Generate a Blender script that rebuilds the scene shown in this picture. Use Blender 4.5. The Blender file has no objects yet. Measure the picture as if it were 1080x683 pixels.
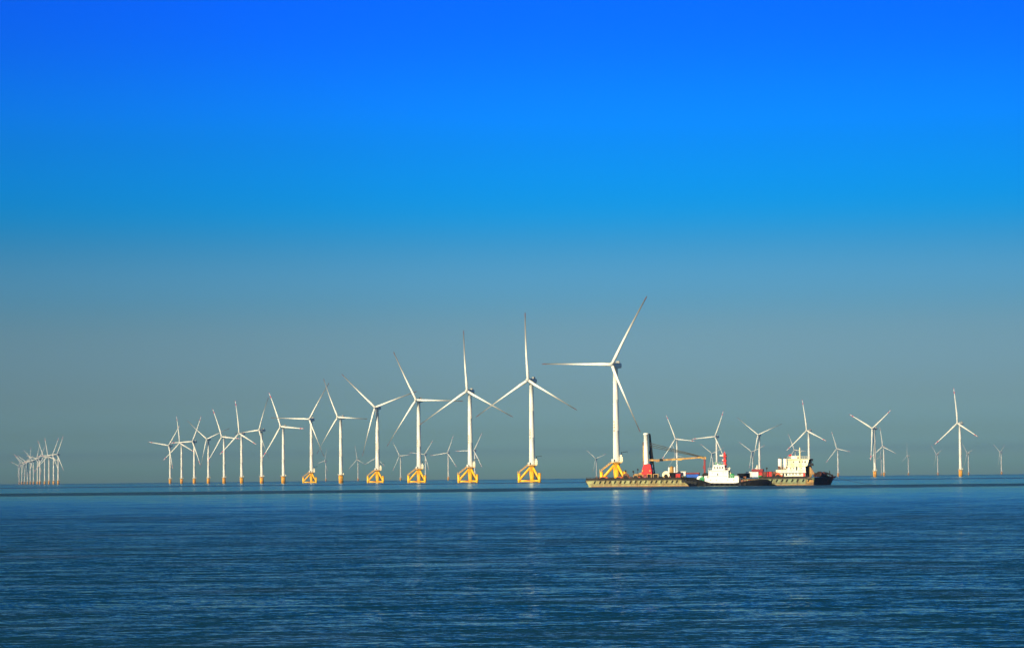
import bpy, math, random
from mathutils import Vector, Matrix
random.seed(7)
R = math.radians
scene = bpy.context.scene
col = scene.collection

# ------------------------------------------------------------------ camera
F = 3000.0                      # focal length in photo pixels (100 mm lens)
CAM_H = 4.0
cam_d = bpy.data.cameras.new('camera')
cam = bpy.data.objects.new('camera', cam_d)
col.objects.link(cam)
cam_d.sensor_width = 36
cam_d.lens = F / 1080 * 36
cam_d.clip_start = 1
cam_d.clip_end = 60000
cam.location = (0, 0, CAM_H)
cam.rotation_euler = (Matrix.Rotation(R(90 + 3.106), 3, 'X') @ Matrix.Rotation(R(-0.573), 3, 'Z')).to_euler()
scene.camera = cam

# ------------------------------------------------------------------ light
SUN_AZ, SUN_EL = 42, 24          # sun behind the camera, to the left
sv = Vector((-math.sin(R(SUN_AZ)) * math.cos(R(SUN_EL)), -math.cos(R(SUN_AZ)) * math.cos(R(SUN_EL)), math.sin(R(SUN_EL))))
sun_d = bpy.data.lights.new('sun', 'SUN')
sun_d.energy = 5.0
sun_d.angle = R(0.5)
sun_d.color = (1.0, 0.84, 0.55)
sun = bpy.data.objects.new('sun', sun_d)
col.objects.link(sun)
sun.rotation_euler = sv.to_track_quat('Z', 'Y').to_euler()

world = bpy.data.worlds.new('World')
scene.world = world
world.use_nodes = True
nt = world.node_tree
nt.nodes.clear()
N = nt.nodes.new
out = N('ShaderNodeOutputWorld'); bg = N('ShaderNodeBackground')
sky = N('ShaderNodeTexSky'); sky.sky_type = 'NISHITA'; sky.sun_disc = False
sky.sun_elevation = R(SUN_EL); sky.sun_rotation = R(180 + SUN_AZ)
sky.air_density = 1.0; sky.dust_density = 0.6; sky.ozone_density = 3.0
# deep blue grade of the sky by elevation
tc = N('ShaderNodeTexCoord'); sep = N('ShaderNodeSeparateXYZ')
nt.links.new(tc.outputs['Generated'], sep.inputs[0])
mr = N('ShaderNodeMapRange'); mr.inputs[1].default_value = 0.0; mr.inputs[2].default_value = 0.6
nt.links.new(sep.outputs['Z'], mr.inputs[0])
ramp = N('ShaderNodeValToRGB'); nt.links.new(mr.outputs[0], ramp.inputs[0])
GRADE = [  # (sin elevation, r, g, b)
    (0.0000, 0.536, 0.803, 0.652),
    (0.0014, 0.536, 0.803, 0.652),
    (0.0038, 0.503, 0.881, 0.732),
    (0.0074, 0.585, 0.876, 0.801),
    (0.0114, 0.392, 0.660, 0.700),
    (0.0154, 0.284, 0.443, 0.469),
    (0.0197, 0.250, 0.417, 0.511),
    (0.0280, 0.208, 0.312, 0.391),
    (0.0397, 0.186, 0.292, 0.396),
    (0.0514, 0.174, 0.270, 0.356),
    (0.0613, 0.117, 0.262, 0.388),
    (0.0697, 0.102, 0.268, 0.421),
    (0.0773, 0.069, 0.257, 0.432),
    (0.0846, 0.032, 0.250, 0.465),
    (0.0919, 0.006, 0.256, 0.528),
    (0.0995, 0.000, 0.252, 0.575),
    (0.1078, 0.000, 0.247, 0.613),
    (0.1177, 0.000, 0.228, 0.636),
    (0.1276, 0.000, 0.231, 0.729),
    (0.1472, 0.000, 0.175, 0.785),
    (0.1668, 0.000, 0.153, 0.841),
    (0.1820, 0.000, 0.153, 0.841),
    (0.2200, 0.012, 0.107, 0.210),
    (0.3000, 0.012, 0.061, 0.076),
    (0.6000, 0.010, 0.034, 0.038),
    ]
#GRADE_END
els = ramp.color_ramp.elements; ramp.color_ramp.interpolation = 'B_SPLINE'
for i, (p, r, g, b) in enumerate(GRADE):
    e = els[i] if i < 2 else els.new(p / 0.6)
    e.position = p / 0.6
    e.color = (r, g, b, 1)
mul = N('ShaderNodeMix'); mul.data_type = 'RGBA'; mul.blend_type = 'MULTIPLY'; mul.inputs[0].default_value = 1
nt.links.new(sky.outputs[0], mul.inputs[6]); nt.links.new(ramp.outputs[0], mul.inputs[7])
# the sky is brightest a little right of due north and dims to both sides
dv = N('ShaderNodeMath'); dv.operation = 'ARCTAN2'
nt.links.new(sep.outputs['X'], dv.inputs[0]); nt.links.new(sep.outputs['Y'], dv.inputs[1])
azr = N('ShaderNodeMapRange'); azr.inputs[1].default_value = -0.25; azr.inputs[2].default_value = 0.25
nt.links.new(dv.outputs[0], azr.inputs[0])
azc = N('ShaderNodeValToRGB'); azc.color_ramp.interpolation = 'B_SPLINE'
for i, (p_, v_) in enumerate(((0.0, .76), (0.16, .81), (0.36, .94), (0.5, 1.0), (0.66, .98), (0.84, .90), (1.0, .85))):
    e = azc.color_ramp.elements[i] if i < 2 else azc.color_ramp.elements.new(p_)
    e.position = p_; e.color = (v_, v_, v_, 1)
nt.links.new(azr.outputs[0], azc.inputs[0])
mul2 = N('ShaderNodeMix'); mul2.data_type = 'RGBA'; mul2.blend_type = 'MULTIPLY'; mul2.inputs[0].default_value = 1
nt.links.new(mul.outputs[2], mul2.inputs[6]); nt.links.new(azc.outputs[0], mul2.inputs[7])
nt.links.new(mul2.outputs[2], bg.inputs[0])
bg.inputs[1].default_value = 0.15
nt.links.new(bg.outputs[0], out.inputs[0])

vs = scene.view_settings
vs.view_transform = 'Standard'; vs.look = 'None'; vs.exposure = 0.7; vs.gamma = 1; vs.use_curve_mapping = False

# ------------------------------------------------------------------ materials
def mat(name, color, rough=0.5, metal=0.0, var=0.0, vscale=0.6, dirt=None, spec=0.5):
    m = bpy.data.materials.new(name); m.use_nodes = True
    t = m.node_tree; b = t.nodes['Principled BSDF']
    b.inputs['Roughness'].default_value = rough
    b.inputs['Metallic'].default_value = metal
    b.inputs['Specular IOR Level'].default_value = spec
    if var or dirt:
        tcn = t.nodes.new('ShaderNodeTexCoord')
        mp = t.nodes.new('ShaderNodeMapping'); mp.inputs['Scale'].default_value = (1, 1, 0.25)
        no = t.nodes.new('ShaderNodeTexNoise'); no.inputs['Scale'].default_value = vscale; no.inputs['Detail'].default_value = 5
        t.links.new(tcn.outputs['Object'], mp.inputs[0]); t.links.new(mp.outputs[0], no.inputs[0])
        cr = t.nodes.new('ShaderNodeValToRGB')
        d = dirt if dirt else tuple(c * (1 - var) for c in color)
        cr.color_ramp.elements[0].position = 0.38; cr.color_ramp.elements[0].color = (*d, 1)
        cr.color_ramp.elements[1].position = 0.58; cr.color_ramp.elements[1].color = (*color, 1)
        t.links.new(no.outputs[0], cr.inputs[0]); t.links.new(cr.outputs[0], b.inputs['Base Color'])
    else:
        b.inputs['Base Color'].default_value = (*color, 1)
    return m
M = {
    'white': mat('white_turbine_paint', (0.80, 0.79, 0.74), 0.35, var=0.06, vscale=0.15),
    'red': mat('red_blade_paint', (0.80, 0.015, 0.05), 0.45),
    'tipbrown': mat('dark_brown_blade_tip_paint', (0.09, 0.03, 0.025), 0.6),  # dark red-brown band close to the blade tip
    'bladeshade': mat('flat_blade_shade', (0.26, 0.26, 0.24), 0.6),  # flat grey as painted shade on the outer blade, replaced by the graded one
    'orange': mat('orange_pile_paint', (1.0, 0.50, 0.008), 0.45, var=0.12),
    'yellow': mat('yellow_jacket_paint', (1.0, 0.60, 0.004), 0.4, dirt=(0.92, 0.36, 0.006), vscale=0.35),
    'deep_orange': mat('deep_orange_paint', (0.72, 0.12, 0.015), 0.5, var=0.2),
    'grey': mat('grey_steel', (0.28, 0.28, 0.27), 0.5, var=0.3),
    'dark': mat('dark_steel', (0.028, 0.024, 0.02), 0.75, var=0.4, spec=0.2),
    'black': mat('black_hull_paint', (0.010, 0.009, 0.008), 0.75, var=0.3, vscale=0.8, spec=0.1),
    'cable': mat('dull_cable_steel', (0.055, 0.06, 0.055), 0.6),
    'bow': mat('rusty_bow_paint_with_shade', (0.016, 0.010, 0.008), 0.7, dirt=(0.10, 0.022, 0.012), vscale=0.5, spec=0.15),  # near-black puts the shade of the bow into the colour, red-brown is rust
    'rubber': mat('black_rubber', (0.012, 0.012, 0.012), 0.8),
    'glass': mat('dark_window_glass', (0.02, 0.03, 0.04), 0.08),
    'hull': mat('khaki_hull_paint', (0.31, 0.31, 0.13), 0.6, dirt=(0.22, 0.17, 0.06), vscale=0.7),
    'hullgreen': mat('grey_green_hull_paint', (0.21, 0.27, 0.14), 0.6, dirt=(0.16, 0.15, 0.065), vscale=0.7),
    'rust': mat('rusty_brown_steel', (0.22, 0.075, 0.03), 0.75, dirt=(0.08, 0.035, 0.02), vscale=1.2),
    'hullstain': mat('orange_rust_streaked_boot_top', (0.34, 0.18, 0.05), 0.7, dirt=(0.22, 0.15, 0.07), vscale=0.7),
    'deck': mat('dark_deck_steel', (0.06, 0.045, 0.035), 0.8, var=0.4),
    'cream': mat('cream_house_paint', (0.88, 0.86, 0.74), 0.45, dirt=(0.80, 0.68, 0.42), vscale=0.55),
    'shipwhite': mat('white_ship_paint', (0.82, 0.81, 0.78), 0.4, var=0.06),
    'shipred': mat('bright_red_ship_paint', (0.88, 0.006, 0.006), 0.5, dirt=(0.45, 0.015, 0.01), vscale=0.7),
    'darkred': mat('dark_red_steel', (0.25, 0.015, 0.02), 0.5, var=0.3),
    'ochre': mat('ochre_crane_paint', (0.52, 0.30, 0.06), 0.5, dirt=(0.26, 0.13, 0.04), vscale=0.7),
    'blue': mat('blue_container_paint', (0.01, 0.11, 0.60), 0.45, var=0.2),
    'green': mat('green_paint', (0.02, 0.32, 0.10), 0.45, var=0.15),
    'brownmark': mat('brown_lettering_paint', (0.30, 0.17, 0.07), 0.6),
}

def shaded_blade_paint():
    # white at the root, shade of the outer blade painted in as grey towards the tip
    m = mat('blade_with_painted_shade', (0.8, 0.8, 0.8), 0.5); t = m.node_tree; b = t.nodes['Principled BSDF']
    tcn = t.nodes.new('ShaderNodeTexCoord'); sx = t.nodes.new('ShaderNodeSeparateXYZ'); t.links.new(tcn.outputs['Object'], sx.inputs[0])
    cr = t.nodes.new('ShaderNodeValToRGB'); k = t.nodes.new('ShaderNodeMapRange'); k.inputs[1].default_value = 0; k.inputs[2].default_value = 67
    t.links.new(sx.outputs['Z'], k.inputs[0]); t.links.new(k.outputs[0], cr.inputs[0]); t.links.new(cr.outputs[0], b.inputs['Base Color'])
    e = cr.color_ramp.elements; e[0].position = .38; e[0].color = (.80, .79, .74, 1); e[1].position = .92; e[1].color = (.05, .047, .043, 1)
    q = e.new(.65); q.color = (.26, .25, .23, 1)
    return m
M['bladeshade'] = shaded_blade_paint()

# ------------------------------------------------------------------ water
def water_material():
    m = bpy.data.materials.new('sea_water'); m.use_nodes = True
    t = m.node_tree; t.nodes.clear(); n = t.nodes.new; L = t.links.new
    o = n('ShaderNodeOutputMaterial'); b = n('ShaderNodeBsdfAnisotropic'); b.inputs['Color'].default_value = (0.76, 0.88, 0.67, 1)
    body = n('ShaderNodeBsdfDiffuse'); body.inputs['Color'].default_value = (0.004, 0.036, 0.085, 1)
    fr = n('ShaderNodeFresnel'); fr.inputs['IOR'].default_value = 1.33; mixs = n('ShaderNodeMixShader')
    geo = n('ShaderNodeNewGeometry'); sp = n('ShaderNodeSeparateXYZ'); L(geo.outputs['Position'], sp.inputs[0])
    def mathn(op, a, bb=None, c=None):
        k = n('ShaderNodeMath'); k.operation = op
        for i, v in enumerate((a, bb, c)):
            if v is None: continue
            if isinstance(v, (int, float)): k.inputs[i].default_value = v
            else: L(v, k.inputs[i])
        return k.outputs[0]
    def noise(sx, sy, scale, detail=3, rough=0.55, off=0):
        mp = n('ShaderNodeMapping'); mp.inputs['Scale'].default_value = (sx, sy, 1); mp.inputs['Location'].default_value = (off, off * .7, 0)
        L(geo.outputs['Position'], mp.inputs[0])
        no = n('ShaderNodeTexNoise'); no.inputs['Scale'].default_value = scale
        no.inputs['Detail'].default_value = detail; no.inputs['Roughness'].default_value = rough
        L(mp.outputs[0], no.inputs[0]); return no.outputs[0]
    def smooth(v, a, b_, lo=0.0, hi=1.0):
        k = n('ShaderNodeMapRange'); k.interpolation_type = 'SMOOTHSTEP'
        L(v, k.inputs[0]); k.inputs[1].default_value = a; k.inputs[2].default_value = b_; k.inputs[3].default_value = lo; k.inputs[4].default_value = hi
        return k.outputs[0]
    # wind patches: long streaks lying across the view
    patch = noise(1, 1.3, 0.016, 7, 0.66, 13)
    patch2 = noise(0.8, 1.2, 0.11, 6, 0.68, 91)
    pm = smooth(mathn('ADD', mathn('MULTIPLY', patch, 0.4), mathn('MULTIPLY', patch2, 0.6)), 0.36, 0.66)
    # two ruffled bands of wind across the sea, edges wandering slightly
    wob = noise(1, 1, 0.01, 3, 0.5, 40)
    yy = mathn('ADD', sp.outputs['Y'], mathn('ADD', mathn('MULTIPLY', mathn('SUBTRACT', wob, 0.5), 200), mathn('MULTIPLY', mathn('SUBTRACT', patch2, 0.5), 260)))
    def band(v, a, b_, s):
        return mathn('MULTIPLY', smooth(v, a - s, a + s), smooth(v, b_ - s, b_ + s, 1.0, 0.0))
    b1 = band(yy, 900, 1160, 25)
    b2 = band(yy, 2300, 2750, 80)
    far = smooth(yy, 800, 900)
    ruff = mathn('MAXIMUM', mathn('MULTIPLY', pm, mathn('MULTIPLY', smooth(yy, 150, 800, 1.0, 0.3), mathn('SUBTRACT', 1.0, far))), mathn('MAXIMUM', mathn('MULTIPLY', b1, mathn('MULTIPLY', smooth(wob, 0.38, 0.58, 0.45, 1.0), 4.2)), mathn('MULTIPLY', b2, 1.2)))
    near = smooth(yy, 80, 620, 1.0, 0.0)
    # ripples: the slope of the surface is taken from the noise itself, so that far waves keep their tilt
    def slopes(sx, sy, scale, detail, rough, off):
        mp = n('ShaderNodeMapping'); mp.inputs['Scale'].default_value = (sx, sy, 1); mp.inputs['Location'].default_value = (off, off * .7, 0)
        L(geo.outputs['Position'], mp.inputs[0])
        no = n('ShaderNodeTexNoise'); no.inputs['Scale'].default_value = scale
        no.inputs['Detail'].default_value = detail; no.inputs['Roughness'].default_value = rough
        L(mp.outputs[0], no.inputs[0])
        v = n('ShaderNodeVectorMath'); v.operation = 'SUBTRACT'; L(no.outputs['Color'], v.inputs[0]); v.inputs[1].default_value = (.5, .5, .5)
        return v.outputs[0]
    def vscale(v, k):
        m_ = n('ShaderNodeVectorMath'); m_.operation = 'SCALE'; L(v, m_.inputs[0])
        if isinstance(k, (int, float)): m_.inputs['Scale'].default_value = k
        else: L(k, m_.inputs['Scale'])
        return m_.outputs[0]
    def vadd(a_, b_):
        m_ = n('ShaderNodeVectorMath'); m_.operation = 'ADD'; L(a_, m_.inputs[0]); L(b_, m_.inputs[1]); return m_.outputs[0]
    s1 = slopes(0.60, 1.4, 2.3, 3, 0.62, 3)
    s2 = slopes(0.40, 1.2, 0.50, 2, 0.5, 23)
    s3 = slopes(0.7, 1.3, 8.0, 2, 0.6, 63)
    sl = vadd(vadd(vscale(s1, 1.0), vscale(s2, 0.6)), vscale(s3, 0.8))
    bias = n('ShaderNodeVectorMath'); bias.operation = 'ADD'; L(sl, bias.inputs[0]); bias.inputs[1].default_value = (0, -0.15, 0)   # wave faces lean towards the shore
    sl = bias.outputs[0]
    amp = mathn('ADD', mathn('ADD', mathn('MULTIPLY', ruff, WAVE_RUFF), smooth(yy, 1000, 1400, 0.0, 0.10)), mathn('ADD', WAVE_CALM, mathn('MULTIPLY', near, WAVE_NEAR)))
    sl = vscale(sl, amp)
    fl = n('ShaderNodeVectorMath'); fl.operation = 'MULTIPLY'; L(sl, fl.inputs[0]); fl.inputs[1].default_value = (0.7, 1.0, 0.0)
    up = n('ShaderNodeVectorMath'); up.operation = 'ADD'; L(fl.outputs[0], up.inputs[0]); up.inputs[1].default_value = (0, 0, 1)
    nz = n('ShaderNodeVectorMath'); nz.operation = 'NORMALIZE'; L(up.outputs[0], nz.inputs[0])
    L(nz.outputs[0], b.inputs['Normal'])
    L(mathn('ADD', 0.06, mathn('MULTIPLY', mathn('MINIMUM', ruff, 1.0), 0.22)), b.inputs['Roughness'])
    L(nz.outputs[0], fr.inputs['Normal']); L(nz.outputs[0], body.inputs['Normal'])
    L(fr.outputs[0], mixs.inputs[0]); L(body.outputs[0], mixs.inputs[1]); L(b.outputs[0], mixs.inputs[2])
    L(mixs.outputs[0], o.inputs[0])
    return m
WAVE_RUFF, WAVE_CALM, WAVE_NEAR = 0.42, 0.14, 0.44

def link_mesh(name, verts, faces, mats, mi=None, parent=None, smooth=False):
    me = bpy.data.meshes.new(name)
    me.from_pydata([tuple(v) for v in verts], [], faces)
    for mm in mats: me.materials.append(mm)
    if mi: me.polygons.foreach_set('material_index', mi)
    if smooth: me.polygons.foreach_set('use_smooth', [True] * len(faces))
    me.update()
    o = bpy.data.objects.new(name, me); col.objects.link(o)
    if parent: o.parent = parent
    return o

def grid_mesh(name, x0, x1, y0, y1, nx, ny, z, m):
    v = [(x0 + (x1 - x0) * i / nx, y0 + (y1 - y0) * j / ny, z) for j in range(ny + 1) for i in range(nx + 1)]
    f = [(j * (nx + 1) + i, j * (nx + 1) + i + 1, (j + 1) * (nx + 1) + i + 1, (j + 1) * (nx + 1) + i) for j in range(ny) for i in range(nx)]
    return link_mesh(name, v, f, [m])
sea = grid_mesh('water', -5400, 5400, -400, 17400, 12, 20, 0.0, water_material())
sea['kind'] = 'structure'

# ------------------------------------------------------------------ haze
HAZE = 9.5e-5
hz_m = bpy.data.materials.new('haze_air'); hz_m.use_nodes = True
ht = hz_m.node_tree; ht.nodes.clear()
ho = ht.nodes.new('ShaderNodeOutputMaterial'); hv = ht.nodes.new('ShaderNodeVolumePrincipled')
hv.inputs['Color'].default_value = (0.52, 0.80, 0.88, 1)
hv.inputs['Density'].default_value = HAZE
hv.inputs['Anisotropy'].default_value = 0.75
ht.links.new(hv.outputs[0], ho.inputs['Volume'])
x0, x1, y0, y1, z0, z1 = -5500, 5500, -500, 17500, -3, 172
hz = link_mesh('haze', [(x0, y0, z0), (x1, y0, z0), (x1, y1, z0), (x0, y1, z0), (x0, y0, z1), (x1, y0, z1), (x1, y1, z1), (x0, y1, z1)],
               [(3, 2, 1, 0), (4, 5, 6, 7), (0, 1, 5, 4), (1, 2, 6, 5), (2, 3, 7, 6), (3, 0, 4, 7)], [hz_m])
hz['kind'] = 'stuff'

# ------------------------------------------------------------------ mesh builder
class MB:
    def __init__(s): s.v = []; s.f = []; s.m = []
    def add(s, v, f, mi=0):
        b = len(s.v); s.v += [Vector(p) for p in v]; s.f += [tuple(i + b for i in q) for q in f]; s.m += [mi] * len(f); return s
    def tube(s, p0, p1, r0, r1=None, n=12, mi=0):
        r1 = r0 if r1 is None else r1
        p0, p1 = Vector(p0), Vector(p1); d = (p1 - p0).normalized()
        a = d.orthogonal().normalized(); b = d.cross(a)
        v = []
        for p, r in ((p0, r0), (p1, r1)):
            v += [p + (a * math.cos(2 * math.pi * k / n) + b * math.sin(2 * math.pi * k / n)) * r for k in range(n)]
        f = [(k, (k + 1) % n, n + (k + 1) % n, n + k) for k in range(n)]
        f += [tuple(reversed(range(n))), tuple(range(n, 2 * n))]
        return s.add(v, f, mi)
    def lathe(s, prof, n=16, c=(0, 0, 0), mi=0, axis='Z'):
        c = Vector(c); v = []
        for r, z in prof:
            for k in range(n):
                a = 2 * math.pi * k / n
                q = (r * math.cos(a), r * math.sin(a), z) if axis == 'Z' else (r * math.cos(a), z, r * math.sin(a))
                v.append(c + Vector(q))
        f = []
        for j in range(len(prof) - 1):
            for k in range(n):
                q = (j * n + k, j * n + (k + 1) % n, (j + 1) * n + (k + 1) % n, (j + 1) * n + k)
                f.append(q if axis == 'Z' else q[::-1])
        e = (len(prof) - 1) * n
        f += [tuple(reversed(range(n))), tuple(range(e, e + n))]
        return s.add(v, f, mi)
    def box(s, a0, a1, b0, b1, c0, c1, mi=0, top=1.0):
        # top < 1 narrows the upper face along x and y
        cx, cy = (a0 + a1) / 2, (b0 + b1) / 2
        def t(x, c): return c + (x - c) * top
        v = [(a0, b0, c0), (a1, b0, c0), (a1, b1, c0), (a0, b1, c0),
             (t(a0, cx), t(b0, cy), c1), (t(a1, cx), t(b0, cy), c1), (t(a1, cx), t(b1, cy), c1), (t(a0, cx), t(b1, cy), c1)]
        return s.add(v, [(3, 2, 1, 0), (4, 5, 6, 7), (0, 1, 5, 4), (1, 2, 6, 5), (2, 3, 7, 6), (3, 0, 4, 7)], mi)
    def prism(s, poly, y0, y1, mi=0):           # polygon in x,z extruded along y
        n = len(poly)
        v = [(x, y0, z) for x, z in poly] + [(x, y1, z) for x, z in poly]
        f = [tuple(range(n)), tuple(reversed(range(n, 2 * n)))] + [(i, n + i, n + (i + 1) % n, (i + 1) % n) for i in range(n)]
        return s.add(v, f, mi)
    def sphere(s, c, r, n=12, mi=0, sq=(1, 1, 1)):
        c = Vector(c); v = []; f = []
        m_ = n // 2
        for j in range(1, m_):
            th = math.pi * j / m_
            for k in range(n):
                a = 2 * math.pi * k / n
                v.append(c + Vector((r * sq[0] * math.sin(th) * math.cos(a), r * sq[1] * math.sin(th) * math.sin(a), r * sq[2] * math.cos(th))))
        v += [c + Vector((0, 0, r * sq[2])), c - Vector((0, 0, r * sq[2]))]
        t_, b_ = len(v) - 2, len(v) - 1
        for j in range(m_ - 2):
            for k in range(n):
                f.append((j * n + k, (j + 1) * n + k, (j + 1) * n + (k + 1) % n, j * n + (k + 1) % n))
        for k in range(n):
            f.append((t_, k, (k + 1) % n)); e = (m_ - 2) * n; f.append((b_, e + (k + 1) % n, e + k))
        return s.add(v, f, mi)
    def build(s, name, mats, parent=None, smooth=False):
        if not isinstance(mats, (list, tuple)): mats = [mats]
        return link_mesh(name, s.v, s.f, mats, s.m, parent, smooth)

def auto_smooth(o, ang=35):
    # flat caps, smooth sides
    me = o.data
    me.polygons.foreach_set('use_smooth', [len(p.vertices) <= 4 for p in me.polygons])
    return o

def tag(o, label=None, cat=None, group=None):
    if label: o['label'] = label
    if cat: o['category'] = cat
    if group: o['group'] = group
    return o
def empty(name, loc, rz=0):
    o = bpy.data.objects.new(name, None); col.objects.link(o)
    o.location = loc; o.rotation_euler = (0, 0, rz); o.empty_display_size = 1
    return o

# ------------------------------------------------------------------ wind turbines (unit: hub height 100 m)
HUB = 100.0
BL = 67.0
TILT = -R(4)

def blade_mesh(kind):
    # along +Z from the hub, rotor plane XZ, upwind is -Y
    st = [0.0, .03, .07, .12, .2, .3, .4, .5, .6, .7, .78, .84, .90, .935, .97, .99, 1.0]
    n = 12; v = []; f = []; mi = []
    wide = 0.85 if kind == 'red' else 0.50
    for s in st:
        if s < .07: c, th = 2.7, 2.7
        else:
            k = (s - .07) / .93
            c = (2.7 + (4.4 - 2.7) * min(1, k / .15)) if k < .15 else 4.4 - (4.4 - (1.9 if kind == 'grey' else 1.1)) * ((k - .15) / .85) ** 0.8
            th = 2.7 * (1 - k) ** 2.6 + 0.20
            c *= 1 + (wide - 1) * min(1, k / .15)
        if s >= .99: c *= .7
        if s >= 1: c *= .4
        tw = R(PITCH[kind] + 16 * (1 - s) ** 2)
        bend = -(0.14 * s - 0.075 * s * s) * BL if kind == 'grey' else -(0.05 * s + 0.035 * s * s) * BL
        off = 0.18 * (c - 2.7) if s > .07 else 0
        for k in range(n):
            a = 2 * math.pi * k / n
            x = math.cos(a) * c / 2 + off
            y = math.sin(a) * th / 2 * (1 - 0.55 * math.cos(a) * -1 if s > .1 else 1) 
            xr = x * math.cos(tw) - y * math.sin(tw); yr = x * math.sin(tw) + y * math.cos(tw)
            v.append((xr, yr + bend, 1.2 + s * (BL - 1.2)))
    for j in range(len(st) - 1):
        mid = (st[j] + st[j + 1]) / 2
        if kind == 'red': q = 1 if (mid > .955 or .82 < mid < .905) else 0
        else: q = 0 if mid < .12 else (2 if .935 < mid < .985 else 1)
        for k in range(n):
            f.append((j * n + k, j * n + (k + 1) % n, (j + 1) * n + (k + 1) % n, (j + 1) * n + k)); mi.append(q)
    f.append(tuple(reversed(range(n)))); mi.append(0)
    e = (len(st) - 1) * n
    f.append(tuple(range(e, e + n))); mi.append(1)
    return v, f, mi
PITCH = {'red': 4, 'grey': 22}

def blade_rot(ph):
    return (Matrix.Rotation(TILT, 3, 'X') @ Matrix.Rotation(ph, 3, 'Y')).to_euler()
OVER = 6.2

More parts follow.
